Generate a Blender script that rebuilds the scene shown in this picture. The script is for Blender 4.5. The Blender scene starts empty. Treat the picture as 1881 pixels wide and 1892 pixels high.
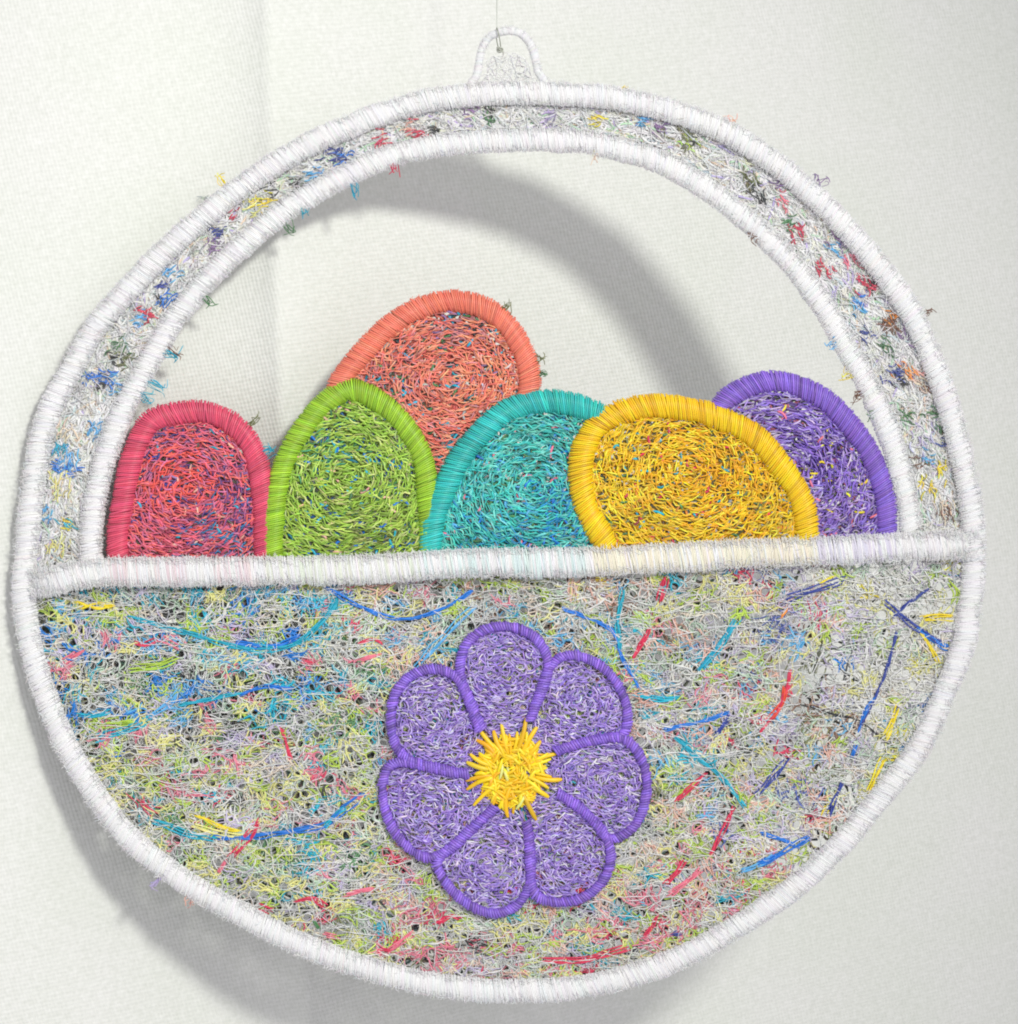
import bpy, math
import numpy as np

# ---------------------------------------------------------------- camera, world, lamp, exposure
S = 0.067e-3                      # metres per photo pixel at the ornament (the ornament is about 12 cm wide)
CU, CV = 940.5, 946.0             # photo centre
CAMD = 6000.0                     # camera distance in the same unit (0.40 m)
scene = bpy.context.scene
col = scene.collection
rng = np.random.default_rng(11)

cam_d = bpy.data.cameras.new("camera")
cam_d.sensor_fit = 'HORIZONTAL'
cam_d.sensor_width = 36.0
cam_d.lens = 36.0 * CAMD / 1881.0
cam_d.clip_start = 0.01
cam_d.clip_end = 50.0
cam = bpy.data.objects.new("camera", cam_d)
col.objects.link(cam)
cam.location = (0, -CAMD * S, 0)
cam.rotation_euler = (math.radians(90), 0, 0)
scene.camera = cam

world = bpy.data.worlds.new("World")
scene.world = world
world.use_nodes = True
bg = world.node_tree.nodes["Background"]
bg.inputs[0].default_value = (1.0, 0.98, 1.035, 1)
bg.inputs[1].default_value = 0.69

LAMP = np.array([(4831 - CU) * S, -10000 * S, (CV + 3192) * S])
ld = bpy.data.lights.new("lamp", 'SPOT')        # a desk lamp with a soft beam, aimed a little past the ornament
ld.shadow_soft_size = 0.046
ld.spot_size = math.radians(27.5)
ld.spot_blend = 1.0
ld.energy = 17.0
ld.color = (1.0, 1.0, 0.925)
lamp = bpy.data.objects.new("lamp", ld)
col.objects.link(lamp)
lamp.location = LAMP
from mathutils import Vector
lamp.rotation_euler = Vector(((330 - CU) * S - LAMP[0], -LAMP[1], (CV - 1000) * S - LAMP[2])).to_track_quat('-Z', 'Y').to_euler()

vs = scene.view_settings
vs.view_transform = 'Standard'
vs.look = 'None'
vs.exposure = 0.16
vs.gamma = 1.0
vs.use_curve_mapping = False
scene.cycles.filter_width = 2.0

# ---------------------------------------------------------------- helpers
def lin(r, g, b):
    c = np.array([r, g, b], float) / 255.0
    return np.where(c <= 0.04045, c / 12.92, ((c + 0.055) / 1.055) ** 2.4)

def warp(u, v):
    """the lace is not perfectly flat: a gentle bow of a couple of millimetres, in px"""
    x = (u - CU) / 900.0; y = (v - CV) / 900.0
    return 10 * np.sin(1.7 * x + .6) * np.cos(1.3 * y) + 5 * np.sin(3.1 * y + 2.0 * x)

def to_world(p):
    u, v, w = p[..., 0], p[..., 1], p[..., 2] + warp(p[..., 0], p[..., 1])
    return np.stack([(u - CU) * S, -w * S, (CV - v) * S], -1)

class MB:
    def __init__(self):
        self.v = []; self.f = []; self.c = []; self.n = 0
    def tubes(self, P, r, colr, sides=4, ref=(0, 0, 1.), taper=.55, flat=1.0, rounded=False):
        P = np.asarray(P, float)
        if len(P) == 0: return
        N, K, _ = P.shape
        r = np.broadcast_to(np.asarray(r, float), (N,))
        colr = np.broadcast_to(np.asarray(colr, float), (N, 3))
        t = np.gradient(P, axis=1)
        t /= np.linalg.norm(t, axis=2, keepdims=True) + 1e-9
        ref = np.asarray(ref, float)
        if ref.ndim == 1: ref = np.broadcast_to(ref, P.shape)
        else: ref = np.broadcast_to(ref[:, None, :], P.shape)
        sd = np.cross(t, ref); sd /= np.linalg.norm(sd, axis=2, keepdims=True) + 1e-9
        nm = np.cross(sd, t)
        prof = np.ones(K); prof[0] = prof[-1] = taper
        if rounded: prof[0] = prof[-1] = .6; prof[1] = prof[-2] = .95
        a = np.arange(sides) * 2 * np.pi / sides + np.pi / sides
        rr = (r[:, None] * prof[None, :])[:, :, None, None]
        V = P[:, :, None, :] + rr * (np.cos(a)[None, None, :, None] * sd[:, :, None, :] + flat * np.sin(a)[None, None, :, None] * nm[:, :, None, :])
        base = self.n + (np.arange(N)[:, None, None] * K + np.arange(K - 1)[None, :, None]) * sides
        j = np.arange(sides)[None, None, :]; j2 = (j + 1) % sides
        F = np.stack([base + j, base + j2, base + sides + j2, base + sides + j], -1).reshape(-1, 4)
        self.v.append(V.reshape(-1, 3)); self.f.append(F)
        self.c.append(np.repeat(colr, K * sides, axis=0)); self.n += N * K * sides
    def build(self, name, mat, parent=None, kind=None, label=None):
        V = to_world(np.concatenate(self.v)); F = np.concatenate(self.f); C = np.concatenate(self.c)
        o = raw_mesh(name, V, F, C, mat)
        if parent: o.parent = parent
        if kind: o["kind"] = kind
        if label: o["label"] = label
        return o

def raw_mesh(name, V, F, C, mat):
    me = bpy.data.meshes.new(name)
    me.vertices.add(len(V)); me.vertices.foreach_set("co", np.ascontiguousarray(V, np.float32).ravel())
    me.loops.add(F.size); me.loops.foreach_set("vertex_index", F.astype(np.int32).ravel())
    me.polygons.add(len(F)); me.polygons.foreach_set("loop_start", np.arange(0, F.size, 4, dtype=np.int32))
    me.update(calc_edges=True)
    me.polygons.foreach_set("use_smooth", np.ones(len(F), bool))
    if C is not None:
        at = me.attributes.new("thread_colour", 'FLOAT_COLOR', 'POINT')
        at.data.foreach_set("color", np.c_[C, np.ones(len(C))].astype(np.float32).ravel())
    me.validate()
    me.materials.append(mat)
    o = bpy.data.objects.new(name, me); col.objects.link(o)
    return o

def cr(pts, step=6.0, closed=False):
    """Catmull-Rom through the points, resampled at even steps"""
    p = np.asarray(pts, float)
    if closed: q = np.vstack([p[-1], p, p[0], p[1]])
    else: q = np.vstack([2 * p[0] - p[1], p, 2 * p[-1] - p[-2]])
    out = []
    for i in range(1, len(q) - 2):
        t = np.linspace(0, 1, 14, endpoint=False)[:, None]
        a, b, c, d = q[i - 1], q[i], q[i + 1], q[i + 2]
        out.append(.5 * (2 * b + (c - a) * t + (2 * a - 5 * b + 4 * c - d) * t ** 2 + (3 * b - a - 3 * c + d) * t ** 3))
    out = np.vstack(out + [q[-2][None]])
    s = np.r_[0, np.cumsum(np.linalg.norm(np.diff(out, axis=0), axis=1))]
    n = max(3, int(s[-1] / step))
    x = np.linspace(0, s[-1], n, endpoint=not closed)
    return np.stack([np.interp(x, s, out[:, k]) for k in range(out.shape[1])], 1)

def smooth_path(p, closed, it=4):
    for _ in range(it):
        if closed: p = (np.roll(p, 1, 0) + 2 * p + np.roll(p, -1, 0)) / 4
        else:
            q = p.copy(); q[1:-1] = (p[:-2] + 2 * p[1:-1] + p[2:]) / 4; p = q
    return p

def tangents(p, closed):
    t = (np.roll(p, -1, 0) - np.roll(p, 1, 0)) if closed else np.gradient(p, axis=0)
    return t / (np.linalg.norm(t, axis=1, keepdims=True) + 1e-9)

def inset(p, d, closed=False, centre=None):
    t = tangents(p, closed); n = np.stack([-t[:, 1], t[:, 0]], 1)
    c = p.mean(0) if centre is None else np.asarray(centre, float)
    if np.sum((c - p) * n) < 0: n = -n
    return p + n * d

def inside(pts, poly):
    x, y = pts[:, 0], pts[:, 1]
    a = poly; b = np.roll(poly, -1, 0)
    r = np.zeros(len(pts), bool)
    for (x1, y1), (x2, y2) in zip(a, b):
        if y1 == y2: continue
        r ^= ((y1 > y) != (y2 > y)) & (x < (x2 - x1) * (y - y1) / (y2 - y1) + x1)
    return r

def rand_in(poly, n, rg=None):
    rg = rg or rng
    lo, hi = poly.min(0), poly.max(0); out = np.zeros((0, 2))
    while len(out) < n:
        q = lo + (hi - lo) * rg.random((n * 2, 2)); out = np.vstack([out, q[inside(q, poly)]])
    return out[:n]

def area(poly):
    x, y = poly[:, 0], poly[:, 1]
    return abs(np.dot(x, np.roll(y, -1)) - np.dot(y, np.roll(x, -1))) / 2

def vary(c, n, amt=.15, hue=.04):
    c = np.broadcast_to(np.asarray(c, float), (n, 3))
    return np.clip(c * (1 + rng.normal(size=(n, 1)) * amt) * (1 + rng.normal(size=(n, 3)) * hue), .004, .93)

def stitches(c, ang, L, bend, w0, lift, K=5):
    n = len(c); s = np.linspace(-.5, .5, K)
    d = np.stack([np.cos(ang), np.sin(ang)], 1); p = np.stack([-d[:, 1], d[:, 0]], 1)
    b = (1 - 4 * s ** 2)
    xy = c[:, None, :] + d[:, None, :] * (s[None, :] * np.broadcast_to(L, (n,))[:, None])[..., None] + p[:, None, :] * (np.broadcast_to(bend, (n,))[:, None] * b[None])[..., None]
    w = np.broadcast_to(w0, (n,))[:, None] + np.broadcast_to(lift, (n,))[:, None] * (b[None] - .3)
    return np.concatenate([xy, w[..., None]], -1)

def keep_in(P, poly):
    return inside(P[:, 0, :2], poly) & inside(P[:, -1, :2], poly)

def wander(c, ang, L, wild, w0, wamp, K=12):
    """long loose threads with slowly changing heading"""
    n = len(c)
    k = rng.normal(size=(n, 1)) * wild + np.cumsum(rng.normal(size=(n, K)) * wild * .5, 1)
    h = ang[:, None] + np.cumsum(k, 1) - np.cumsum(k, 1)[:, K // 2:K // 2 + 1]
    st = np.stack([np.cos(h), np.sin(h)], -1) * (np.broadcast_to(L, (n,)) / (K - 1))[:, None, None]
    xy = np.cumsum(st, 1); xy = xy - xy[:, K // 2:K // 2 + 1] + c[:, None, :]
    ph = rng.random((n, 1)) * 6.28
    w = np.broadcast_to(w0, (n,))[:, None] + wamp * np.sin(ph + np.arange(K)[None] * 1.1)
    return np.concatenate([xy, w[..., None]], -1)

class Holes:
    """needle holes of the lace: threads are pushed aside round each one, so what lies behind shows through"""
    def __init__(self, pitch, rmin, rmax, seed):
        g = np.random.default_rng(seed); self.p = pitch; n = 2200 // int(pitch) + 8; self.n = n
        self.j = g.random((n, n, 2)) * .8 + .1; self.r = rmin + (rmax - rmin) * g.random((n, n)) ** 1.6
    def push(self, T):
        q = T[..., :2].copy(); c = np.floor(q / self.p).astype(int)
        for dx in (-1, 0, 1):
            for dy in (-1, 0, 1):
                i = np.clip(c[..., 0] + dx, 0, self.n - 1); j = np.clip(c[..., 1] + dy, 0, self.n - 1)
                h = (np.stack([i, j], -1) + self.j[i, j]) * self.p; R = self.r[i, j]
                v = T[..., :2] - h; d = np.linalg.norm(v, axis=-1) + 1e-6
                m = np.clip(1 - d / R, 0, 1)
                q = q + v / d[..., None] * (m * R * .85)[..., None]
        out = T.copy(); out[..., :2] = q
        return out

def satin(mb, path, W, H, colr, w0, spacing=3.4, closed=False, slant=.12, amt=.05, K=8, ragged=.05, tintf=None, wob=0.0, hue=.015, fat=.67, sink=0.0):
    """a satin-stitched cord: a solid padded core with a thread laid across it at every stitch"""
    p = cr(path, spacing, closed) if len(path) < 70 else cr(path[::3], spacing, closed)
    p = smooth_path(p, closed, 6)
    n = len(p); t = tangents(p, closed); nn = np.stack([-t[:, 1], t[:, 0]], 1)
    Wv = W * (1 + rng.normal(size=n) * ragged * .55)
    lowf = np.interp(np.arange(n), np.arange(0, n + 12, 12), rng.normal(size=len(np.arange(0, n + 12, 12))))
    Wv *= 1 + lowf * .03
    midf = np.interp(np.arange(n), np.arange(0, n + 4, 4), rng.normal(size=len(np.arange(0, n + 4, 4))))
    Wv *= 1 + midf * .02
    sh = lowf * wob
    th = np.linspace(-.12, np.pi + .12, K)
    off = np.cos(th)[None, :] * (Wv / 2)[:, None] + sh[:, None] + (rng.normal(size=(n, 1)) * W * .006)
    hh = np.sin(th)[None, :] * H * (1 + rng.normal(size=(n, 1)) * .03 + lowf[:, None] * .06 + midf[:, None] * .045) + w0
    if sink:      # the ends dive under the cord they meet
        arc = np.arange(n) * spacing
        hh = hh - sink * np.clip(1 - np.minimum(arc, arc[-1] - arc) / 55.0, 0, 1)[:, None]
    sl = np.cos(th)[None, :] * W * (slant + rng.normal(size=(n, 1)) * .016)
    xy = p[:, None, :] + nn[:, None, :] * off[..., None] + t[:, None, :] * sl[..., None]
    P = np.concatenate([xy, hh[..., None]], -1)
    c = np.broadcast_to(colr, (n, 3)).copy()
    if tintf is not None: c = tintf(p, c)
    c = vary(c, n, amt, hue)
    ref = np.concatenate([t, np.zeros((n, 1))], 1)
    mb.tubes(P, spacing * fat * (1 + rng.random(n) * .12), c, 4, ref, .6)
    # core
    q = p[::2] if n > 20 else p
    if closed: q = np.vstack([q, q[:1]])
    cw = np.full(len(q), w0 + H * .15)
    if sink:
        arc = np.linspace(0, n * spacing, len(q)); cw = cw - sink * np.clip(1 - np.minimum(arc, arc[-1] - arc) / 55.0, 0, 1)
    core = np.concatenate([q, cw[:, None]], 1)[None]
    mb.tubes(core, W * .42, np.mean(c, 0), 10, (0, 0, 1.), 1, flat=H * .66 / (W * .42))
    return p

def fuzz(mb, path, W, n, colr, w0, length=(8, 22), closed=False):
    p = cr(path, 5, closed); t = tangents(p, closed); nn = np.stack([-t[:, 1], t[:, 0]], 1)
    i = rng.integers(0, len(p), n); sg = rng.choice([-1, 1], n)
    c = p[i] + nn[i] * (sg * W * (.5 * rng.random(n) ** .4))[:, None]
    a = np.arctan2(nn[i, 1] * sg, nn[i, 0] * sg) + rng.normal(size=n) * .8
    P = wander(c, a, rng.uniform(*length, n), .25, w0 + rng.random(n) * 8, 1.5, 6)
    mb.tubes(P, .5, vary(colr, n, .06), 3)

# ---------------------------------------------------------------- materials
def thread_material(name, rough, spec, sheen, trans):
    m = bpy.data.materials.new(name); m.use_nodes = True
    nt = m.node_tree; b = nt.nodes["Principled BSDF"]
    at = nt.nodes.new("ShaderNodeAttribute"); at.attribute_name = "thread_colour"
    tc = nt.nodes.new("ShaderNodeTexCoord")
    no = nt.nodes.new("ShaderNodeTexNoise"); no.inputs["Scale"].default_value = 6000; no.inputs["Detail"].default_value = 2
    mp = nt.nodes.new("ShaderNodeMapRange"); mp.inputs[3].default_value = .88; mp.inputs[4].default_value = 1.08
    mx = nt.nodes.new("ShaderNodeMix"); mx.data_type = 'RGBA'; mx.blend_type = 'MULTIPLY'; mx.inputs[0].default_value = 1
    nt.links.new(tc.outputs["Object"], no.inputs["Vector"]); nt.links.new(no.outputs["Fac"], mp.inputs[0])
    nt.links.new(at.outputs["Color"], mx.inputs[6]); nt.links.new(mp.outputs[0], mx.inputs[7])
    nt.links.new(mx.outputs[2], b.inputs["Base Color"])
    b.inputs["Roughness"].default_value = rough
    b.inputs["Specular IOR Level"].default_value = spec
    b.inputs["Sheen Weight"].default_value = sheen
    tr = nt.nodes.new("ShaderNodeBsdfTranslucent"); ms = nt.nodes.new("ShaderNodeMixShader"); ms.inputs[0].default_value = trans
    nt.links.new(mx.outputs[2], tr.inputs["Color"])
    nt.links.new(b.outputs[0], ms.inputs[1]); nt.links.new(tr.outputs[0], ms.inputs[2])
    nt.links.new(ms.outputs[0], nt.nodes["Material Output"].inputs["Surface"])
    return m
M_COTTON = thread_material("white_cotton_thread", .7, .25, .2, .22)
M_RAYON = thread_material("coloured_rayon_thread", .42, .6, .05, .15)

def cloth_material():
    m = bpy.data.materials.new("white_woven_cloth"); m.use_nodes = True
    nt = m.node_tree; b = nt.nodes["Principled BSDF"]; L = nt.links.new
    tc = nt.nodes.new("ShaderNodeTexCoord")
    def wave(ang, period, dist):
        mp = nt.nodes.new("ShaderNodeMapping"); mp.inputs["Rotation"].default_value = (0, math.radians(ang), 0)
        w = nt.nodes.new("ShaderNodeTexWave"); w.bands_direction = 'X'
        w.inputs["Scale"].default_value = .314 / (period * S); w.inputs["Distortion"].default_value = dist
        w.inputs["Detail"].default_value = 2; w.inputs["Detail Scale"].default_value = .25
        L(tc.outputs["Object"], mp.inputs["Vector"]); L(mp.outputs[0], w.inputs["Vector"]); return w
    w1 = wave(-80, 8.2, 3.5); w2 = wave(14, 7.0, 3.5)
    add = nt.nodes.new("ShaderNodeMath"); add.operation = 'ADD'
    L(w1.outputs["Fac"], add.inputs[0]); L(w2.outputs["Fac"], add.inputs[1])
    n1 = nt.nodes.new("ShaderNodeTexNoise"); n1.inputs["Scale"].default_value = 1700; n1.inputs["Detail"].default_value = 4
    n2 = nt.nodes.new("ShaderNodeTexNoise"); n2.inputs["Scale"].default_value = 55; n2.inputs["Detail"].default_value = 3
    L(tc.outputs["Object"], n1.inputs["Vector"]); L(tc.outputs["Object"], n2.inputs["Vector"])
    add2 = nt.nodes.new("ShaderNodeMath"); add2.operation = 'MULTIPLY_ADD'; add2.inputs[1].default_value = 1.6
    L(n1.outputs["Fac"], add2.inputs[0]); L(add.outputs[0], add2.inputs[2])
    bp = nt.nodes.new("ShaderNodeBump"); bp.inputs["Strength"].default_value = .25; bp.inputs["Distance"].default_value = .00012
    L(add2.outputs[0], bp.inputs["Height"]); L(bp.outputs[0], b.inputs["Normal"])
    cr1 = nt.nodes.new("ShaderNodeValToRGB")
    cr1.color_ramp.elements[0].position = .3; cr1.color_ramp.elements[0].color = (.625, .635, .60, 1)
    cr1.color_ramp.elements[1].position = .72; cr1.color_ramp.elements[1].color = (.705, .71, .685, 1)
    L(n1.outputs["Fac"], cr1.inputs[0])
    cr2 = nt.nodes.new("ShaderNodeValToRGB")
    cr2.color_ramp.elements[0].position = .35; cr2.color_ramp.elements[0].color = (.97, .985, .96, 1)
    cr2.color_ramp.elements[1].position = .65; cr2.color_ramp.elements[1].color = (1, 1, 1, 1)
    L(n2.outputs["Fac"], cr2.inputs[0])
    mx = nt.nodes.new("ShaderNodeMix"); mx.data_type = 'RGBA'; mx.blend_type = 'MULTIPLY'; mx.inputs[0].default_value = 1
    L(cr1.outputs[0], mx.inputs[6]); L(cr2.outputs[0], mx.inputs[7]); L(mx.outputs[2], b.inputs["Base Color"])
    b.inputs["Roughness"].default_value = .9; b.inputs["Specular IOR Level"].default_value = .1
    return m
M_CLOTH = cloth_material()

# ---------------------------------------------------------------- backdrop cloth
def cloth_depth(u, v):
    x = (u - CU) / 900.0; y = (v - CV) / 900.0
    x = 1.9 * np.tanh(x / 1.9); y = 2.2 * np.tanh(y / 2.2)
    d = 413 + 476 * x + 79 * y + 76 * y ** 2 + 25 * x ** 2
    uc = 487 + (v - 0) * .036                                # ironed crease
    e = u - uc
    d = d - 100 * np.where(e > 0, np.exp(-np.maximum(e, 0) / 480.0), np.exp(np.minimum(e, 0) / 90.0))
    d = 24 + 30 * np.logaddexp(0, (d - 24) / 30)            # the cloth is pushed back where the ornament touches it
    e2 = u - (60 + (v - 1400) * .10)                         # a second, weaker crease low down
    k2 = 1 / (1 + np.exp(-(v - 1350) / 60.0))
    d = d + k2 * np.where(e2 > 0, 6 * (1 - np.exp(-np.maximum(e2, 0) / 50.0)), 0)
    d = d + 5 * np.sin(u / 310.0 + v / 900.0) + 4 * np.sin(v / 420.0 - u / 1300.0 + 1)
    return d
us = np.unique(np.r_[np.arange(-3000, -100, 100), np.arange(-100, 2100, 12), np.arange(2100, 5200, 100)])
vv = np.unique(np.r_[np.arange(-3000, -150, 100), np.arange(-150, 2100, 16), np.arange(2100, 5200, 100)])
U, V_ = np.meshgrid(us, vv)
D = cloth_depth(U, V_)
V3 = np.stack([(U - CU) * S, D * S, (CV - V_) * S], -1).reshape(-1, 3)
nu, nv = len(us), len(vv)
i = (np.arange(nv - 1)[:, None] * nu + np.arange(nu - 1)[None]).ravel()
F = np.stack([i, i + nu, i + nu + 1, i + 1], 1)
cloth = raw_mesh("backdrop_cloth", V3, F, None, M_CLOTH)
cloth["kind"] = "structure"
cloth["label"] = "plain white woven cloth backdrop with an ironed crease"
cloth["category"] = "cloth"

# ---------------------------------------------------------------- outlines read off the photograph (px)
OUT = np.array([(939,152),(806,162),(700,191),(560,250),(440,325),(317,425),(222,520),(159,592),(111,678),(59,785),(32,955),(22,1080),(33,1189),(61,1283),(94,1368),(137,1443),(207,1545),(311,1632),(415,1694),(553,1764),(691,1813),(829,1843),(968,1850),(1106,1838),(1244,1796),(1338,1749),(1433,1688),(1508,1631),(1588,1551),(1668,1452),(1716,1391),(1763,1287),(1798,1198),(1814,1094),(1818,1005),(1806,889),(1778,774),(1737,646),(1686,546),(1608,443),(1530,360),(1433,277),(1318,210),(1178,168),(1072,155)], float)
INN = np.array([(186,1040),(190,955),(206,876),(238,781),(293,678),(341,598),(397,531),(476,455),(560,390),(700,318),(806,290),(939,280),(1072,282),(1200,313),(1272,352),(1364,420),(1438,493),(1497,567),(1548,660),(1594,742),(1636,848),(1663,995)], float)
outer = smooth_path(cr(OUT, 6, True), True, 20)
inner = smooth_path(cr(INN, 6), False, 14)
cen = np.array([930., 1000.])
RIM = np.array([(58,1079),(130,1066),(198,1057),(330,1056),(470,1055),(671,1051),(872,1040),(1094,1037),(1328,1025),(1510,1018),(1700,1009),(1802,1006)], float)
def rim_y(u): return np.interp(u, RIM[:, 0], RIM[:, 1])

WHITE = np.array([.905, .905, .915])
ROOT = bpy.data.objects.new("basket_ornament", None); col.objects.link(ROOT)
ROOT.location = (0, 0, (CV - 1850) * S)
ROOT["label"] = "round embroidered lace basket ornament with six coloured eggs and a purple flower"
ROOT["category"] = "ornament"
ROOTS = []
def attach(o, parent=ROOT):
    o.parent = parent
    if parent is ROOT: o.matrix_parent_inverse.translation = (0, 0, -ROOT.location.z)
    return o
def part(mb, name, mat, parent=None, kind=None, label=None):
    o = mb.build(name, mat, None, kind, label)
    return attach(o, parent if parent is not None else ROOT)

# colours
TEAL, BLUE, SKY, NAVY = lin(25,172,200), lin(25,120,215), lin(90,175,228), lin(52,70,155)
RED, PINK, SALMON = lin(215,52,88), lin(230,120,142), lin(238,182,164)
YEL, PALEY, LIME, GREEN = lin(240,218,40), lin(232,228,140), lin(178,208,75), lin(70,125,75)
OLIVE, GREY, DARK, BEIGE = lin(110,115,70), lin(185,190,186), lin(35,38,38), lin(228,208,186)
LILAC, MINT, PALE, MAUVE, BROWN = lin(190,178,218), lin(182,212,184), lin(226,226,216), lin(140,110,160), lin(125,85,65)
ORANGE = lin(240,150,50)

# ---------------------------------------------------------------- basket panel: thread scraps held by a stitched net
rim_pts = np.c_[np.linspace(75, 1795, 120), rim_y(np.linspace(75, 1795, 120)) + 6]
body = inset(outer, 24, True, cen)
body = body[body[:, 1] > rim_y(body[:, 0])]
k0 = np.argmin(body[:, 0] + 0 * body[:, 1]); 
# order the lower arc from left end to right end
ang_b = np.arctan2(body[:, 1] - 1000, body[:, 0] - 930)
body = body[np.argsort(-np.where(ang_b < -1.5, ang_b + 2 * np.pi, ang_b))]
BODY = np.vstack([rim_pts[::-1], body])

def region_palette(c):
    """which scraps lie where: the tangles differ from one side of the basket to the other"""
    x, y = c
    P = [PALE, MINT, GREY, BEIGE, PALEY, LILAC, OLIVE, DARK, LIME]; W = np.array([5.0, 2.8, 2.2, 2.8, 3.0, 1.8, .7, .35, 1.4])
    def add(cols, ws):
        nonlocal P, W
        P = P + cols; W = np.r_[W, ws]
    if x < 640 and y < 1360: add([TEAL, SKY, BLUE, LIME, GREEN, PALEY, PINK], [4.6, 3.2, 2.0, 2.2, 1.2, 2.0, 1.4])
    elif x < 700: add([LIME, PALEY, GREEN, PINK, TEAL, RED], [3.4, 3.4, 1.2, 2.0, 1.5, 1.0])
    elif y > 1560: add([PINK, RED, LIME, SALMON, TEAL, PALEY], [3.6, 3.0, 3.0, 2.8, 1.2, 1.8])
    elif x < 1330: add([SALMON, TEAL, PINK, SKY, LIME, BROWN], [3.0, 2.2, 1.8, 2.2, 2.2, .8])
    elif x < 1560: add([LILAC, SALMON, NAVY, LIME, BROWN, SKY, RED], [2.2, 1.6, .8, 1.6, .8, 1.2, .6])
    else: add([PALE, LILAC, YEL, SKY, PALEY, BLUE], [14, 3.0, 1.4, 1.3, 2.6, .5])
    return np.array(P), W / W.sum()

HB = Holes(20, 3.5, 11, 3)
sc = MB()
# dark strands added behind the tangle paint in the shade of the holes, thinning out towards the pale end of the basket
n = 2600
c = rand_in(BODY, n)
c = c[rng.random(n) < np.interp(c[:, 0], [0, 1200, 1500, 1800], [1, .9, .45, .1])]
T = wander(c, rng.random(len(c)) * 6.28, rng.uniform(30, 70, len(c)), .2, -10 + rng.normal(size=len(c)), 1, 7)
T = T[keep_in(T, BODY)]
hole_shade = np.array([lin(66,72,64), lin(95,100,78), lin(66,66,78), lin(75,104,96), lin(108,92,84)])
sc.tubes(T, 3.4, vary(hole_shade[rng.integers(0, 5, len(T))], len(T), .2, .06), 3)
# the tangle itself: every tangle is a few strands of one colour
cs, an, Ls, w_, rr_, cc_ = [], [], [], [], [], []
for c in rand_in(BODY, 3000):
    P, W = region_palette(c)
    cc = P[rng.choice(len(P), p=W)]
    sat = cc.max() - cc.min()
    cc = np.minimum(cc ** (.72 if sat < .3 else .86), .9)
    n = rng.integers(10, 18) if sat < .4 else rng.integers(7, 12)
    a0 = rng.normal() * 1.0; w0 = rng.uniform(-5, 2.6) if sat < .3 else rng.uniform(-1.5, 3.2); r0 = rng.uniform(1.4, 2.2)
    L = rng.uniform(20, 42) if sat > .3 else rng.uniform(20, 42)
    for _ in range(n):
        cs.append(c + rng.normal(size=2) * (14 if sat < .3 else 8) * np.array([1.25, .8])); an.append(a0 + rng.normal() * .5); Ls.append(L); w_.append(w0 + rng.normal() * 1.0); rr_.append(r0); cc_.append(cc)
T = wander(np.array(cs), np.array(an), np.array(Ls), .12, np.array(w_), 1.0, 8)
ok = keep_in(T, BODY)
sc.tubes(HB.push(T[ok]), np.array(rr_)[ok], np.clip(np.array(cc_)[ok] * (1 + rng.normal(size=(ok.sum(), 1)) * .13), .004, .86), 3)

net = MB()
# net nodes on a loose staggered grid; every node is stitched to its neighbours
def lace_net(mb, poly, pitch, jit, r, colr, w0, prob=.8, angle=0.0, lift=2.5, holes=None, bend=2.2):
    lo, hi = poly.min(0), poly.max(0); c0 = (lo + hi) / 2; R = np.linalg.norm(hi - lo) / 2 + pitch
    n = int(R / pitch) + 1
    gi, gj = np.meshgrid(np.arange(-n, n + 1), np.arange(-n, n + 1))
    X = (gi + .5 * (gj % 2)) * pitch; Y = gj * pitch * .80
    G = np.stack([X, Y], -1) + rng.normal(size=X.shape + (2,)) * jit
    ca, sa = math.cos(angle), math.sin(angle)
    G = np.stack([G[..., 0] * ca - G[..., 1] * sa, G[..., 0] * sa + G[..., 1] * ca], -1) + c0
    segs = []
    odd = (gj % 2).astype(int)
    for dj, di in ((0, 1), (1, 0), (1, -1)):
        J = np.arange(G.shape[0])[:, None]; I = np.arange(G.shape[1])[None]
        I2 = I + di + (odd if dj == 1 else 0); J2 = J + dj
        ok = (I2 >= 0) & (I2 < G.shape[1]) & (J2 < G.shape[0])
        A = G; B = G[np.clip(J2 + 0 * I, 0, G.shape[0] - 1), np.clip(I2 + 0 * J, 0, G.shape[1] - 1)]
        m = ok & (rng.random(ok.shape) < prob)
        segs.append((A[m], B[m]))
    A = np.vstack([s[0] for s in segs]); B = np.vstack([s[1] for s in segs])
    ok = inside(A, poly) & inside(B, poly); A, B = A[ok], B[ok]
    d = B - A; L = np.linalg.norm(d, axis=1)
    T = stitches((A + B) / 2, np.arctan2(d[:, 1], d[:, 0]), L * 1.12, rng.normal(size=len(A)) * bend, w0 + rng.normal(size=len(A)) * 1.4, lift, 6)
    if holes: T = holes.push(T)
    mb.tubes(T, r * (1 + rng.normal(size=len(A)) * .1), vary(colr, len(A), .08, .02), 3)
NETC = np.array([.87, .88, .87])
lace_net(net, BODY, 13, 3.6, .55, NETC, 2.8, .62, -.06, 2.5, HB, 4.0)
lace_net(net, BODY, 33, 8, .9, NETC, 3.4, .42, .5, 2.5, HB, 4.0)
# straight rows of running stitch near the rim and echoing lines elsewhere
n = 1100
c = rand_in(BODY, n)
T = stitches(c, rng.normal(size=n) * .16 - .05, rng.uniform(24, 60, n), rng.normal(size=n) * 2, 5 + rng.normal(size=n), 2.0)
T = T[keep_in(T, BODY)]
net.tubes(HB.push(T), .85, vary(NETC, len(T), .12, .02), 4)

panel = part(net, "basket_panel", M_COTTON, None, "stuff", "pale stitched lace net over a tangle of multicoloured thread scraps")
part(sc, "thread_scraps", M_RAYON, panel, "stuff")

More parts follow.
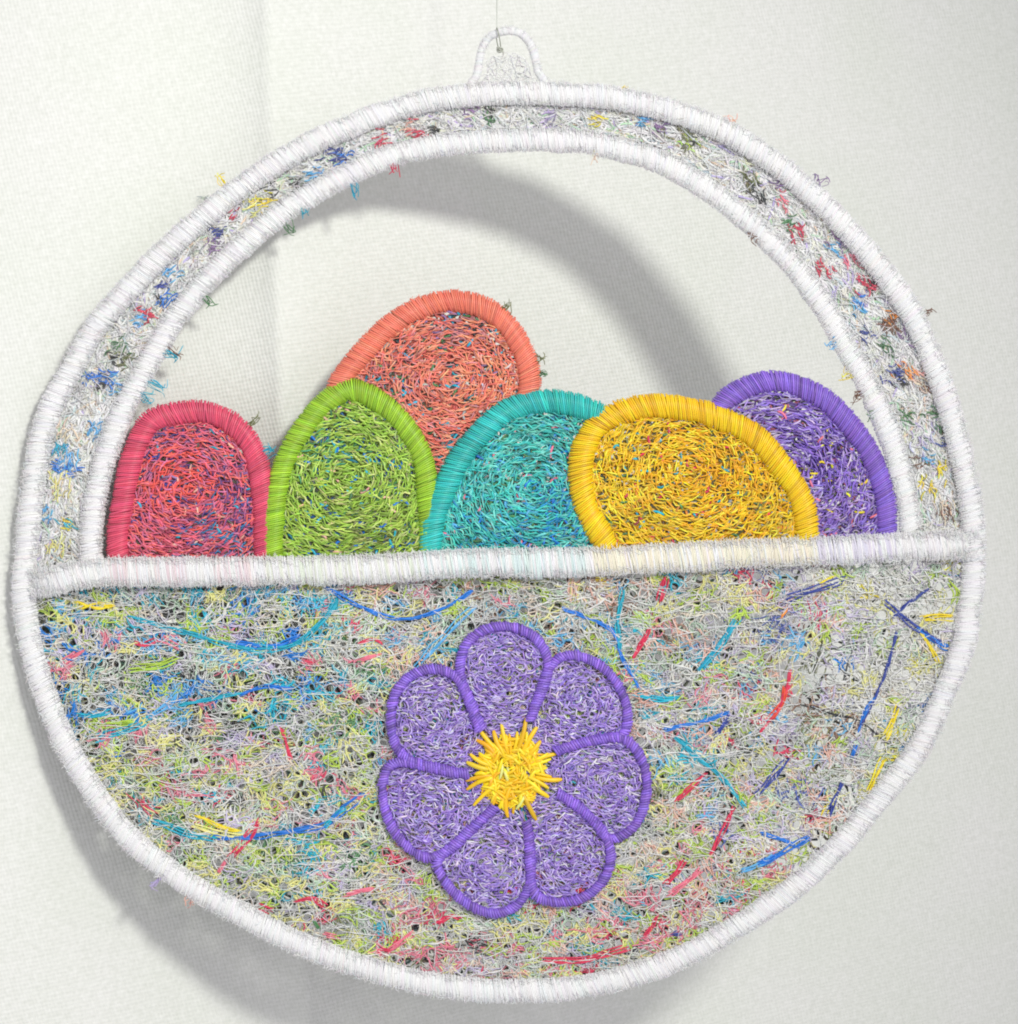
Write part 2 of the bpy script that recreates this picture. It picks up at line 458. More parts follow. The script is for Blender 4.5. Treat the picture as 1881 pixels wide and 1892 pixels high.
LONG = [
 (BLUE, [(600,1085),(650,1112),(700,1135),(760,1142),(820,1122),(870,1092)]),
 (TEAL, [(240,1140),(350,1170),(450,1197),(530,1195),(585,1160),(625,1112)]),
 (BLUE, [(440,1190),(500,1198),(560,1180)]),
 (TEAL, [(145,1318),(175,1322),(205,1312)]),
 (TEAL, [(330,1305),(400,1290),(450,1282)]), (BLUE, [(440,1283),(490,1268),(540,1272)]),
 (TEAL, [(180,1365),(230,1350),(280,1330)]), (SKY, [(270,1325),(310,1300),(330,1270)]),
 (BLUE, [(205,1398),(225,1396)]),
 (TEAL, [(285,1515),(345,1538),(400,1550)]), (BLUE, [(390,1549),(450,1550),(520,1540),(595,1526),(640,1492),(672,1468)]),
 (TEAL, [(600,1525),(625,1500),(640,1490)]),
 (BLUE, [(1040,1125),(1125,1160),(1150,1215),(1180,1270)]), (TEAL, [(1175,1280),(1215,1288),(1255,1285)]),
 (TEAL, [(1150,1090),(1140,1150),(1145,1200)]),
 (SKY, [(770,1235),(820,1180),(880,1120)]),
 (NAVY, [(1635,1112),(1680,1150),(1740,1190)]), (BLUE, [(1690,1160),(1735,1190),(1750,1195)]), (NAVY, [(1715,1088),(1675,1118),(1650,1140)]),
 (NAVY, [(1655,1168),(1635,1240),(1612,1295),(1588,1342)]), (BLUE, [(1585,1350),(1600,1310),(1618,1285)]),
 (BLUE, [(1582,1375),(1572,1400)]), (NAVY, [(1556,1448),(1540,1480),(1530,1510)]),
 (NAVY, [(1455,1400),(1430,1432),(1400,1465)]),
 (BLUE, [(1492,1545),(1450,1570),(1400,1596)]), (BLUE, [(1405,1537),(1445,1550),(1470,1560)]), (SKY, [(1370,1610),(1400,1600),(1430,1580)]),
 (BLUE, [(1445,1572),(1420,1585),(1398,1595)]),
 (BLUE, [(1225,1350),(1290,1335),(1345,1318)]), (NAVY, [(1345,1322),(1330,1345),(1318,1362)]),
 (TEAL, [(1245,1362),(1290,1402),(1335,1440),(1375,1492)]), (TEAL, [(1360,1145),(1330,1190),(1290,1240)]),
 (RED, [(1460,1238),(1452,1275),(1432,1318),(1405,1352)]), (lin(235,80,50), [(1452,1270),(1445,1300),(1425,1325)]),
 (RED, [(1228,1068),(1222,1090),(1216,1112)]), (RED, [(1200,1160),(1190,1180),(1168,1215)]),
 (RED, [(1303,1428),(1280,1450),(1248,1478)]), (RED, [(1352,1490),(1335,1525),(1310,1575)]),
 (RED, [(1262,1588),(1250,1610),(1228,1632)]), (PINK, [(1295,1608),(1270,1630),(1235,1655)]),
 (RED, [(1005,1775),(1060,1777),(1110,1768),(1160,1752)]), (RED, [(1213,1690),(1205,1710),(1190,1730)]),
 (RED, [(520,1345),(530,1375),(538,1402)]), (RED, [(478,1515),(462,1545),(430,1580)]), (PINK, [(420,1590),(405,1612)]),
 (PINK, [(118,1220),(150,1203)]), (RED, [(250,1190),(268,1194),(290,1186)]), (PINK, [(300,1185),(330,1200)]),
 (RED, [(665,1190),(690,1182),(705,1190)]), (PINK, [(670,1215),(700,1208)]), (RED, [(565,1222),(580,1226)]),
 (RED, [(805,1705),(830,1690),(850,1695)]), (PINK, [(715,1760),(740,1740),(765,1722)]), (RED, [(480,1672),(500,1682)]), (RED, [(545,1665),(575,1660),(600,1672)]),
 (RED, [(700,1752),(720,1755)]), (PINK, [(600,1725),(625,1732)]), (RED, [(930,1655),(960,1640)]), (PINK, [(640,1650),(690,1640)]),
 (DARK, [(1478,1300),(1530,1316),(1580,1328),(1640,1372)]), (lin(70,75,80), [(1574,1195),(1566,1225),(1558,1258)]), (lin(80,85,70), [(1520,1180),(1512,1215),(1503,1245)]),
 (DARK, [(512,1292),(530,1300)]), (DARK, [(538,1310),(556,1322)]), (lin(70,60,75), [(500,1310),(520,1322)]),
 (DARK, [(150,1230),(155,1260),(152,1280)]), (DARK, [(700,1660),(715,1680)]),
 (YEL, [(140,1112),(175,1124),(210,1118)]), (YEL, [(150,1126),(185,1115),(205,1124)]),
 (YEL, [(360,1505),(400,1525),(440,1535)]), (PALEY, [(355,1525),(400,1540),(445,1545)]),
 (YEL, [(1655,1308),(1645,1335),(1632,1362)]), (YEL, [(1632,1400),(1618,1430),(1605,1462)]), (YEL, [(1702,1143),(1730,1140),(1758,1141)]),
 (LIME, [(1752,1075),(1765,1095),(1760,1115)]), (YEL, [(1700,1170),(1725,1210),(1732,1225)]), (YEL, [(1525,1490),(1520,1505)]),
 (YEL, [(1100,1070),(1118,1072)]), (ORANGE, [(1440,1140),(1450,1128)]), (YEL, [(1515,1075),(1540,1066)]), (NAVY, [(1450,1108),(1500,1090),(1560,1072)]),
 (GREEN, [(590,1715),(580,1700)]), (TEAL, [(1185,1668),(1195,1670)]), (NAVY, [(1240,1725),(1255,1722)]),
 (LIME, [(240,1235),(290,1230),(330,1215)]), (LIME, [(195,1340),(250,1335)]),
]
for cc, pts in LONG:
    mb = MB()
    p = cr(np.array(pts, float), 5)
    m = len(p)
    dim = cc.max() < .12
    for s in range(2 if dim else 4):
        q = p + rng.normal(size=2) * (1.2 if dim else 3.0) + np.c_[np.sin(np.arange(m) * .5 + s * 2), np.cos(np.arange(m) * .37 + s)] * 1.3
        w = 3.6 + rng.random() * 1.2 + 1.7 * np.sin(np.arange(m) * .9 + rng.random() * 6)
        mb.tubes(np.c_[q, w - (1.5 if dim else 0)][None], 1.3 if dim else 1.7, vary(cc, 1, .08, .03), 5)
    part(mb, "coloured_thread", M_RAYON, panel)

# ---------------------------------------------------------------- handle: lace band between two satin cords
o40 = inset(outer, 26, True, cen); i40 = inset(inner, -26, False, (930, 1000))
oo = o40[o40[:, 1] < rim_y(o40[:, 0])]
aa = np.arctan2(oo[:, 1] - 1040, oo[:, 0] - 930); oo = oo[np.argsort(np.where(aa > 1.5, aa - 2 * np.pi, aa))]
HAND = np.vstack([oo, i40[::-1]])
hs = MB()
n = 7500
c = rand_in(HAND, n)
th = np.arctan2(c[:, 1] - 1000, c[:, 0] - 930) + np.pi / 2
T = wander(c, th + rng.normal(size=n) * .7, rng.uniform(30, 80, n), .15, rng.uniform(-7, 0, n), 2, 8)
T = T[keep_in(T, HAND)]
pal = np.array([WHITE, PALE * 1.1, WHITE * .97, MINT * 1.15, BEIGE * 1.05, LILAC * 1.15, lin(205,220,225), lin(228,228,200)])
hs.tubes(T, 2.2, vary(pal[rng.choice(len(pal), len(T), p=[.36, .2, .26, .04, .04, .04, .04, .02])], len(T), .07, .02), 4)
hn = MB()
lace_net(hn, HAND, 13, 3.6, .6, WHITE, 2.0, .6, .1, 2.5, None, 3.5)
lace_net(hn, HAND, 27, 6, 1.0, WHITE, 3.0, .5, .7, 2.5, None, 4)
handle = part(hn, "handle", M_COTTON, None, "stuff", "white lace handle band with flecks of coloured thread")
part(hs, "thread_scraps", M_COTTON, handle, "stuff")
FLECK = [(NAVY,620,283,-.2,5),(BLUE,640,290,-.2,4),(RED,705,265,-.3,4),(RED,772,240,-.3,5),(SALMON,755,232,-.2,3),(DARK,800,238,.3,2),
 (MAUVE,870,203,.1,3),(GREEN,905,208,1.3,4),(DARK,908,202,1.2,2),(LILAC,1015,210,-.6,4),(YEL,1102,222,.2,4),(YEL,1152,163,.2,2),(SKY,1190,225,.2,3),
 (MAUVE,1220,240,.6,3),(OLIVE,1262,250,.9,5),(DARK,1285,262,.4,2),(LIME,1275,268,.6,3),(OLIVE,1388,330,1.1,5),(DARK,1408,368,1.2,3),(DARK,1392,352,.9,2),
 (GREEN,1462,412,-.4,4),(RED,1478,430,.95,5),(PINK,1448,372,.9,3),(MAUVE,1440,338,.4,3),(MAUVE,1552,448,.8,5),(SKY,1538,462,.6,3),(PINK,1575,480,.9,4),
 (RED,1598,523,.8,5),(RED,1615,532,.6,3),(RED,1520,495,1.1,4),(DARK,1612,525,.5,2),(SKY,1585,568,.9,4),(BLUE,1590,560,.9,3),(BROWN,1640,598,.7,5),(ORANGE,1652,585,.6,3),
 (BROWN,1645,610,1.,4),(NAVY,1602,622,.4,3),(MAUVE,1670,618,.9,3),(GREEN,1635,640,1.0,4),(ORANGE,1675,682,.9,5),(NAVY,1650,694,.5,5),(DARK,1658,702,.6,3),(BEIGE,1690,705,.7,5),
 (BROWN,1700,715,1.1,2),(GREEN,1675,765,.3,3),(GREEN,1720,762,.2,3),(GREEN,1735,790,1,3),(LILAC,1700,820,1.2,6),(NAVY,1745,818,.2,2),(BROWN,1695,852,.2,2),
 (YEL,1738,870,1.3,4),(YEL,1718,900,1.8,5),(BEIGE,1745,935,1.3,5),(BROWN,1750,955,1.2,3),(SALMON,1705,690,.8,3),(SKY,1710,845,.5,3),
 (DARK,498,352,-.4,3),(YEL,485,378,-.3,6),(PALEY,470,385,-.4,5),(RED,432,372,-.6,2),(RED,428,397,-.5,2),(NAVY,402,430,-.7,3),(MAUVE,398,455,-.8,4),(GREY,357,465,-.8,3),
 (SKY,315,505,-.7,4),(NAVY,298,522,-.6,3),(BLUE,305,548,-.9,5),(DARK,300,556,.9,2),(RED,263,574,-.2,2),(RED,279,586,.2,3),(SKY,262,592,.1,4),(SKY,215,555,-.9,4),
 (GREEN,218,640,-1,4),(DARK,214,660,.5,3),(OLIVE,235,662,-.5,4),(BLUE,168,690,.3,4),(BLUE,198,702,.4,5),(DARK,190,710,.3,3),(SKY,212,708,.1,4),(GREY,150,722,-.9,4),
 (BEIGE,115,795,-1.2,6),(SKY,170,793,-1.2,5),(TEAL,112,832,-1,4),(SKY,125,850,-1.2,7),(BLUE,132,868,.3,4),(BLUE,105,862,.4,3),(PALEY,110,900,-1.3,7),(YEL,122,968,.3,3),(TEAL,125,970,.4,3),
 (SKY,90,950,-1.2,4),(PALEY,105,1010,-1.3,5),(GREY,560,330,-.5,4),(SKY,580,325,-.4,4),(DARK,545,335,-.4,2)]
for cc, x, y, a, k in FLECK:
    mb = MB()
    m = 2 * k + 2
    T = wander(np.array([[x, y]]) + rng.normal(size=(m, 2)) * (3.5 + k * 1.3), a + rng.normal(size=m) * .3, rng.uniform(9, 16, m) + k * 1.4, .2, 3.0 + rng.random(m) * 2, 1.5, 7)
    mb.tubes(T, 1.35, vary(cc * .9 + .05, m, .14, .05), 5)
    part(mb, "thread_fleck", M_RAYON, handle)

# ---------------------------------------------------------------- eggs
EGGS = {
 'pink': dict(out=[(200,1065),(196,1000),(200,960),(211,896),(228,826),(262,764),(310,745),(369,739),(425,757),(468,793),(494,845),(505,905),(508,980),(508,1060)], W=40, col=lin(226,84,114), w0=1, centre=(350,905),
      fill=[lin(232,100,122), lin(245,112,105), lin(225,115,145), lin(200,110,150)], p=[.4,.25,.22,.13], scr=[TEAL, NAVY, MAUVE, lin(90,60,120), SALMON], label="raspberry pink embroidered egg beside the handle"),
 'coral': dict(out=[(596,730),(607,702),(625,672),(660,632),(706,587),(755,555),(803,540),(845,536),(889,545),(929,565),(960,598),(984,640),(997,675),(1001,710),(996,745)], W=40, col=lin(245,130,106), w0=0, centre=(830,700),
      fill=[lin(244,134,110), lin(250,160,128), lin(234,112,102), lin(220,142,140)], p=[.38,.28,.2,.14], scr=[GREEN, TEAL, MAUVE, DARK, GREY], label="coral embroidered egg rising behind the green and teal eggs", bottom=[(950,830),(815,900),(650,830)]),
 'purple': dict(out=[(1310,745),(1330,722),(1358,703),(1398,689),(1440,686),(1492,700),(1539,726),(1578,766),(1611,810),(1634,856),(1650,904),(1656,950),(1652,1030)], W=38, col=lin(138,104,208), w0=2, centre=(1450,870),
      fill=[lin(142,112,208), lin(170,146,218), lin(118,88,182), lin(198,182,222)], p=[.4,.25,.2,.15], scr=[OLIVE, PINK, LILAC, YEL, DARK], label="purple embroidered egg tucked behind the yellow egg", bottom=[(1420,1030),(1400,800)]),
 'green': dict(out=[(484,1060),(484,1005),(487,940),(500,870),(521,818),(556,764),(598,720),(644,699),(691,713),(738,747),(772,788),(796,830),(808,880),(812,950),(812,1060)], W=38, col=lin(158,202,50), w0=3, centre=(640,880),
      fill=[lin(162,202,72), lin(186,215,98), lin(136,174,58), lin(200,212,130)], p=[.42,.25,.2,.13], scr=[TEAL, BLUE, GREEN, OLIVE, SALMON], label="lime green embroidered egg with teal flecks"),
 'teal': dict(out=[(776,1060),(776,1009),(782,952),(802,895),(832,835),(866,794),(906,755),(946,731),(992,720),(1039,722),(1075,730),(1110,745),(1140,765),(1165,800)], W=42, col=lin(48,192,186), w0=6, centre=(990,900),
      fill=[lin(62,196,188), lin(115,215,203), lin(55,176,172), lin(75,180,205)], p=[.42,.33,.17,.08], scr=[BLUE, SKY, PINK, GREEN, GREEN, TEAL, TEAL], label="turquoise embroidered egg overlapped by the yellow egg", bottom=[(1165,1050)]),
 'yellow': dict(out=[(1110,1045),(1094,1005),(1071,965),(1055,920),(1049,873),(1057,821),(1084,775),(1126,746),(1172,732),(1213,728),(1264,734),(1319,746),(1372,768),(1422,803),(1460,850),(1492,901),(1508,950),(1511,1035)], W=44, col=lin(255,203,10), w0=9, centre=(1270,880),
      fill=[lin(254,204,18), lin(255,220,60), lin(246,180,18), lin(232,192,45)], p=[.42,.25,.2,.13], scr=[OLIVE, OLIVE, GREEN, TEAL, ORANGE, RED], label="golden yellow embroidered egg in front of the others"),
}
def poly_of(e):
    o = cr(np.array(e['out'], float), 6)
    b = e.get('bottom')
    return np.vstack([o, np.array(b, float)]) if b else o
POLY = {k: poly_of(e) for k, e in EGGS.items()}
OVER = {'pink': ['green'], 'coral': ['green', 'teal'], 'purple': ['yellow'], 'green': ['teal'], 'teal': ['yellow'], 'yellow': []}
SPOTS = {
 'pink': [(445,930,75,lin(120,70,130),.45),(330,875,60,lin(245,92,82),.6),(410,990,55,lin(45,130,180),.28),(330,1000,60,lin(190,80,105),.4),(300,800,40,lin(90,80,140),.3)],
 'coral': [(850,600,42,lin(180,115,125),.5),(720,690,50,lin(185,110,120),.35),(900,690,60,lin(248,150,110),.5)],
 'green': [(600,830,45,lin(70,150,110),.3),(560,960,50,lin(170,200,80),.4),(690,1000,60,lin(120,140,60),.35)],
 'teal': [(1030,950,55,lin(30,140,205),.35),(930,1010,60,lin(30,150,200),.25),(1000,820,50,lin(60,150,140),.3)],
 'yellow': [(1330,880,95,lin(248,180,12),.6),(1200,960,60,lin(220,190,40),.4),(1420,960,40,lin(190,165,50),.4)],
 'purple': [(1370,750,45,lin(185,175,210),.45),(1500,850,60,lin(85,55,150),.4),(1560,960,50,lin(150,120,190),.35)]}
def spot(k, mid, cc):
    for (x, y, r, t, p) in SPOTS[k]:
        m = (np.exp(-((mid[:, 0] - x) ** 2 + (mid[:, 1] - y) ** 2) / r ** 2) * p) > rng.random(len(mid))
        cc[m] = vary(t, m.sum(), .15, .05)
    return cc
HE = Holes(19, 1, 9.5, 8)
for k, e in EGGS.items():
    o = cr(np.array(e['out'], float), 6)
    cpt = np.array(e['centre'], float)
    poly = POLY[k]
    inp = np.vstack([inset(o, e['W'] * .62, False, cpt)] + ([np.array(e['bottom'], float)] if e.get('bottom') else []))
    A = area(inp)
    def ok_cover(T):
        m = inside(T[:, 0, :2], inp) & inside(T[:, -1, :2], inp)
        mid = T[:, T.shape[1] // 2, :2]
        m &= mid[:, 1] < rim_y(mid[:, 0]) + 4
        for q in OVER[k]:
            m &= ~inside(mid, inset(POLY[q], 14, True, EGGS[q]['centre']))
        return m
    mb = MB()
    fc = np.array(e['fill']); sc0 = np.array(e['scr'])
    # backing layer: flat strands, darkened to paint shade into the stitch gaps
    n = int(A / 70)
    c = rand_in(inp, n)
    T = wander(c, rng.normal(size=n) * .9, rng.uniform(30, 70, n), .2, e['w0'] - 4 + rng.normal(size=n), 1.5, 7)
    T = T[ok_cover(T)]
    gap_shade = np.array([fc[2] * .7, fc[0] * .65, lin(80,82,64), sc0[1] * .6])
    cc = vary(gap_shade[rng.choice(4, len(T), p=[.4, .25, .2, .15])], len(T), .15, .05)
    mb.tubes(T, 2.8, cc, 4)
    # stray scraps in other colours
    n = int(A / 420)
    c = rand_in(inp, n); sc_ = np.array(e['scr'])
    T = wander(c, rng.normal(size=n) * .8, rng.uniform(12, 26, n), .2, e['w0'] + 1.2 + rng.normal(size=n) * 1.2, 1.2, 6)
    T = T[ok_cover(T)]
    mb.tubes(T, 2.4, vary(sc_[rng.integers(0, len(sc_), len(T))], len(T), .2, .06), 5)
    # dense top stitching, round the egg and across it
    n = int(A / 32)
    c = rand_in(inp, n)
    tg = np.arctan2(c[:, 1] - cpt[1], c[:, 0] - cpt[0]) + np.pi / 2
    a = np.where(rng.random(n) < .62, tg + rng.normal(size=n) * .3, rng.normal(size=n) * .3)
    T = stitches(c, a, rng.uniform(13, 26, n), rng.normal(size=n) * 1.8, e['w0'] + 2 + rng.normal(size=n) * 1.3, 2.0, 5)
    T = T[ok_cover(T)]
    cc = spot(k, T[:, 2, :2], vary(fc[rng.choice(len(fc), len(T), p=e['p'])], len(T), .18, .05))
    mb.tubes(HE.push(T), rng.uniform(1.3, 1.9, len(T)), cc, 4)
    egg = part(mb, "egg", M_RAYON, None, "stuff", e['label'])
    # padded satin edge
    bd = MB()
    ctr = inset(o, e['W'] / 2, False, cpt)
    for q in OVER[k]:
        h = inside(ctr, inset(POLY[q], 26, True, EGGS[q]['centre']))
        # drop the run of border that lies well under the covering egg
        idx = np.where(~h)[0]; ctr = ctr[idx.min():idx.max() + 1]
    satin(bd, ctr, e['W'], 15, e['col'], e['w0'], 3.8, False, .16, .14, 8, .07, None, 0.8, .04, .56)
    fuzz(bd, ctr, e['W'] * 1.02, 420, e['col'], e['w0'], (6, 14))
    part(bd, "egg_border", M_RAYON, egg, "stuff")

# ---------------------------------------------------------------- white satin cords
ob = MB()
outc = inset(outer, 21, True, cen)
def warm(p, c):
    # greyer, thinner stitching low on the left, a trace of scrap colour showing in places
    m = rng.random(len(p))
    c = c.copy(); c[m > .985] = WHITE * .93
    return c
satin(ob, outc, 42, 13, WHITE, 5, 3.1, True, .10, .03, 9, .06, warm, 1.0)
fuzz(ob, outc, 44, 9000, WHITE, 12, (7, 18), True)
part(ob, "outer_border", M_COTTON, None, "stuff", "raised white satin stitched cord round the whole ornament")
ib = MB()
innc = inset(inner, -20, False, (930, 1000))
satin(ib, innc, 41, 13, WHITE, 0, 3.1, False, .10, .03, 9, .06, None, 1.0)
fuzz(ib, innc, 43, 4500, WHITE, 7, (7, 18))
part(ib, "handle_border", M_COTTON, None, "stuff", "raised white satin stitched cord along the inside of the handle")

rb = MB()
def rim_tint(p, c):
    c = c.copy()
    for (x0, x1, tint, pr) in ((200, 480, lin(235,175,190), .5), (490, 780, lin(215,232,170), .4), (785, 1080, lin(170,230,225), .5), (1095, 1510, lin(250,232,140), .8), (1510, 1655, lin(190,170,230), .55)):
        m = (p[:, 0] > x0) & (p[:, 0] < x1) & (rng.random(len(p)) < pr)
        c[m] = tint * .28 + c[m] * .70
    return c
satin(rb, RIM, 52, 14, WHITE * .99, 15, 3.1, False, .06, .03, 9, .08, rim_tint, 1.2, sink=19)
fuzz(rb, RIM, 54, 4500, WHITE, 23, (8, 22))
part(rb, "rim", M_COTTON, None, "stuff", "wide fuzzy white satin rim across the basket")

# ---------------------------------------------------------------- flower
def z5(pts): return np.array(pts, float) / 3.0517 + np.array([650., 1100.])
PETALS = [
 [(735,750),(680,620),(625,490),(612,370),(650,265),(730,198),(830,170),(930,180),(1030,230),(1090,310),(1110,400),(1082,510),(1040,610),(1005,700)],
 [(1005,700),(1050,560),(1100,430),(1150,362),(1220,332),(1310,345),(1410,400),(1490,490),(1540,590),(1552,690),(1530,775),(1430,803),(1300,825),(1150,872)],
 [(1150,872),(1300,825),(1430,797),(1520,797),(1592,850),(1642,940),(1662,1040),(1652,1150),(1622,1250),(1560,1325),(1450,1372),(1385,1290),(1290,1195),(1165,1110)],
 [(1165,1110),(1300,1205),(1400,1310),(1448,1400),(1460,1490),(1430,1582),(1360,1662),(1270,1712),(1170,1727),(1070,1708),(1015,1650),(1003,1500),(1000,1380),(985,1270)],
 [(985,1270),(1005,1400),(1012,1530),(995,1640),(940,1732),(850,1782),(760,1782),(650,1732),(560,1650),(500,1565),(478,1485),(590,1395),(700,1290),(810,1190)],
 [(810,1190),(700,1290),(590,1390),(480,1470),(390,1465),(300,1400),(230,1310),(190,1200),(175,1090),(187,1000),(220,950),(290,935),(420,962),(530,985),(655,1005)],
 [(655,1000),(510,975),(380,945),(292,900),(242,830),(222,720),(230,600),(270,510),(340,445),(430,412),(520,420),(590,455),(630,520),(670,620),(720,750)],
]
HP = Holes(18, 1, 9, 5)
flower = bpy.data.objects.new("flower", None); col.objects.link(flower); attach(flower)
flower["label"] = "purple embroidered flower with seven petals on the basket"
VIO = lin(140, 104, 212)
pf = np.array([lin(164,138,218), lin(192,176,228), lin(132,104,194), lin(222,216,235)])
for pt in PETALS:
    p = np.vstack([cr(z5(pt), 4), [(946, 1428)]])
    c0 = p.mean(0)
    mb = MB()
    A = area(p)
    n = int(A / 60)
    c = rand_in(p, n)
    d0 = np.arctan2(c[:, 1] - 1428, c[:, 0] - 946)
    T = stitches(c, rng.normal(size=n) * .8, rng.uniform(14, 28, n), rng.normal(size=n) * 3, 7.5 + rng.normal(size=n), 2.0)
    T = T[keep_in(T, p)]
    mb.tubes(HP.push(T), 1.9, vary(pf[rng.choice(4, len(T), p=[.45, .2, .3, .05])], len(T), .16, .05), 4)
    n = int(A / 42)
    c = rand_in(p, n)
    tg = np.arctan2(c[:, 1] - c0[1], c[:, 0] - c0[0]) + np.pi / 2
    T = stitches(c, np.where(rng.random(n) < .6, tg, 0) + rng.normal(size=n) * .4, rng.uniform(10, 20, n), rng.normal(size=n) * 2, 10 + rng.normal(size=n) * 1.2, 2.5)
    T = T[keep_in(T, p)]
    mb.tubes(HP.push(T), rng.uniform(1.2, 1.7, len(T)), vary(pf[rng.choice(4, len(T), p=[.42, .34, .12, .12])], len(T), .15, .05), 4)
    pe = part(mb, "petal", M_RAYON, flower, "stuff")
for pt in PETALS:
    bd = MB()
    satin(bd, z5(pt), 16, 7, VIO, 11, 4.8, False, .2, .2, 7, .2, None, 0.5, .04, .56)
    fuzz(bd, z5(pt), 18, 120, VIO, 13, (5, 10))
    part(bd, "petal_border", M_RAYON, flower, "stuff")
# sub-parts sit under the flower, which sits at the ornament's frame
for ch in flower.children: ch.matrix_parent_inverse.identity()

fcen = bpy.data.objects.new("flower_centre", None); col.objects.link(fcen); attach(fcen)
fcen["label"] = "yellow stitched flower centre with ragged rays"
FC = np.array([946., 1424.])
tips = [(960,200),(270,350),(600,280),(240,520),(100,840),(90,1110),(100,1240),(200,1470),(700,1640),(560,1540),(1110,1680),(1290,1350),(1480,1090),(1400,720),(1170,530),(1120,330),(490,380),(150,720)]
rays = [np.array([850 + x / 7.885, 1300 + y / 7.885]) for x, y in tips]
for a in np.linspace(0, 2 * np.pi, 44, endpoint=False):
    a += rng.normal() * .08; r = rng.uniform(54, 72)
    rays.append(FC + np.array([math.cos(a) * r * 1.05, math.sin(a) * r * 1.10]))
YC = [lin(254,210,15), lin(255,224,45), lin(246,190,10)]
for iq, q in enumerate(rays):
    d = q - FC; L = np.linalg.norm(d); st = FC + d / L * rng.uniform(30, 46) + rng.normal(size=2) * 3
    s = np.linspace(0, 1, 8)[:, None]; nrm = np.array([-d[1], d[0]]) / L
    P = np.c_[st + (q - st) * s + nrm * (np.sin(s * 3.1) * rng.normal() * 2.5), 15.5 + 2.5 * np.sin(s * 3.1) - 3.5 * s + rng.normal() * 1.2]
    mb = MB(); mb.tubes(P[None], rng.uniform(4.0, 5.0) if iq < 18 else rng.uniform(3.0, 4.2), vary(YC[rng.integers(3)], 1, .10, .04), 6, rounded=True)
    attach(part(mb, "stitch", M_RAYON, fcen), fcen)
mb = MB()
n = 420; a = rng.random(n) * 6.28; r = 58 * np.sqrt(rng.random(n))
c = FC + np.stack([np.cos(a) * r, np.sin(a) * r * 1.1], 1)
T = stitches(c, a + np.pi / 2 + rng.normal(size=n) * .7, rng.uniform(14, 30, n), rng.normal(size=n) * 2, 13 + rng.normal(size=n), 2.5)
mb.tubes(T, 2.3, vary(np.array(YC)[rng.integers(0, 3, n)] * .95, n, .12, .04), 4)
part(mb, "centre_fill", M_RAYON, fcen, "stuff")
for _ in range(80):
    a = rng.random() * 6.28; r = 54 * math.sqrt(rng.random())
    c = FC + np.array([math.cos(a) * r, math.sin(a) * r * 1.1])
    T = stitches(c[None], np.array([a + np.pi / 2 + rng.normal() * .6]), rng.uniform(18, 34), rng.normal() * 2, 15 + rng.normal() * 1.5, 3, 6)
    mb = MB(); mb.tubes(T, rng.uniform(2.6, 3.3), vary(YC[rng.integers(3)] if rng.random() < .93 else PALEY, 1, .12, .05), 5)
    attach(part(mb, "stitch", M_RAYON, fcen), fcen)

# ---------------------------------------------------------------- hanging loop and loose thread ends
lp = MB()
LOOP = [(868,160),(882,140),(886,116),(891,92),(907,68),(938,56),(968,66),(985,90),(991,116),(996,138),(1014,158)]
satin(lp, np.array(LOOP, float), 14, 5, WHITE * .97, 1, 2.6, False, .12, .05, 7, .08, None, .8)
LP = np.array([(896,118),(905,100),(930,96),(965,96),(982,118),(996,158),(884,160)], float)
lace_net(lp, LP, 11, 2.5, 1.1, WHITE, 2, .8, .2)
lace_net(lp, LP, 14, 3, 1.1, WHITE, 1, .8, .8)
fuzz(lp, np.array(LOOP, float), 20, 120, WHITE, 2, (5, 12))
part(lp, "hanging_loop", M_COTTON, None, "stuff", "small white stitched loop on top of the handle")

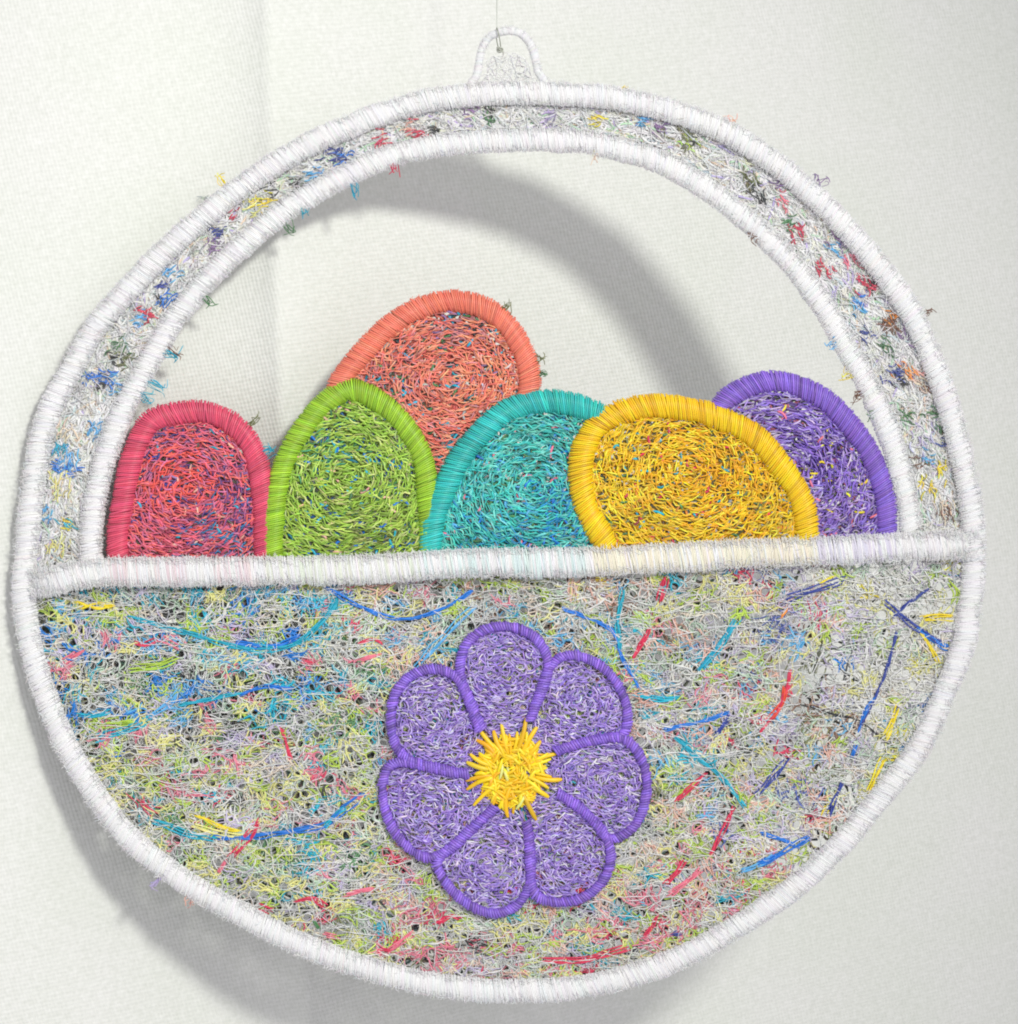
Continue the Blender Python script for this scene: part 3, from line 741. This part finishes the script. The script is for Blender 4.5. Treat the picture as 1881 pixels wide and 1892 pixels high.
ENDS = [(TEAL,655,352,1.1,20,4),(TEAL,562,392,.4,18,3),(SALMON,470,434,.6,22,3),(GREEN,388,562,.3,18,4),(TEAL,318,656,.3,22,4),(BROWN,325,652,.5,14,2),(TEAL,296,716,.5,18,5),(TEAL,276,735,.6,16,4),
 (RED,728,318,-.2,24,2),(MAUVE,1512,330,.15,30,5),(SALMON,1345,215,.4,20,2),(YEL,1152,164,.1,16,3),(OLIVE,938,566,-.5,18,4),(OLIVE,1000,662,.3,16,3),(GREEN,1006,690,.2,12,3),(OLIVE,472,778,-1.2,20,4),(TEAL,500,830,.2,14,4),
 (SKY,1540,618,1.4,26,4),(SKY,1532,640,.1,18,3),(YEL,1557,694,.3,14,4),(BROWN,1578,728,1.1,24,5),(GREEN,1604,768,.9,20,4),(BEIGE,1098,293,.2,26,2),(BROWN,1385,440,.9,16,2),(GREEN,1352,400,.8,20,2),(BROWN,1530,600,.1,14,2),
 (YEL,400,326,.1,18,2),(GREY,372,364,.3,14,2),(LILAC,280,1634,.5,22,3),(SALMON,345,1668,.5,18,2),(BROWN,1715,572,1.0,14,2),(GREEN,540,430,.2,14,2)]
EDGE = np.vstack([outc, innc] + [inset(cr(np.array(e['out'], float), 6), e['W'] / 2, False, e['centre']) for e in EGGS.values()])
for cc, x, y, a, L, k in ENDS:
    mb = MB()
    b0 = EDGE[np.argmin(np.hypot(EDGE[:, 0] - x, EDGE[:, 1] - y))]
    for s_ in range(k + 4):
        e1 = np.array([x, y]) + np.array([math.cos(a), math.sin(a)]) * L * rng.uniform(-.2, .5) + rng.normal(size=2) * 3.5
        b1 = b0 + (e1 - b0) * .25 + rng.normal(size=2) * 4
        mid = (b1 + e1) / 2 + rng.normal(size=2) * 4
        hook = e1 + rng.normal(size=2) * 6
        P = cr(np.array([(*b1, 3), (*mid, 6 + rng.random() * 5), (*e1, 8 + rng.normal() * 4), (*hook, 6 + rng.normal() * 4)]), 3)
        mb.tubes(P[None], rng.uniform(.6, 1.0), vary(cc, 1, .12, .05), 5)
    part(mb, "thread_end", M_RAYON)

# ---------------------------------------------------------------- thread it hangs from
ht = MB()
zz = np.linspace(0, 1, 60)
P = np.c_[918 + 2 * np.sin(zz * 5), 52 - zz * 2400, 10 + 3 * np.sin(zz * 9)]
ht.tubes(P[None], 1.0, lin(190, 195, 185), 6)
P = cr(np.array([(918,52,10),(920,60,14),(924,78,8),(925,94,-4),(920,84,-8),(917,66,-6),(918,52,8)], float), 2)
ht.tubes(P[None], 1.1, lin(150, 155, 140), 6)
for s in range(4):
    t = np.linspace(0, 2 * np.pi, 14)
    P = np.c_[924 + 6 * np.cos(t + s), 93 + 5 * np.sin(t + s * 1.7), 6 + 4 * np.sin(t * 2 + s)]
    ht.tubes(P[None], 1.0, lin(195, 198, 186), 5)
th = ht.build("hanging_thread", M_COTTON)
th["label"] = "fine grey-white thread tied through the ornament's loop"
th["category"] = "thread"
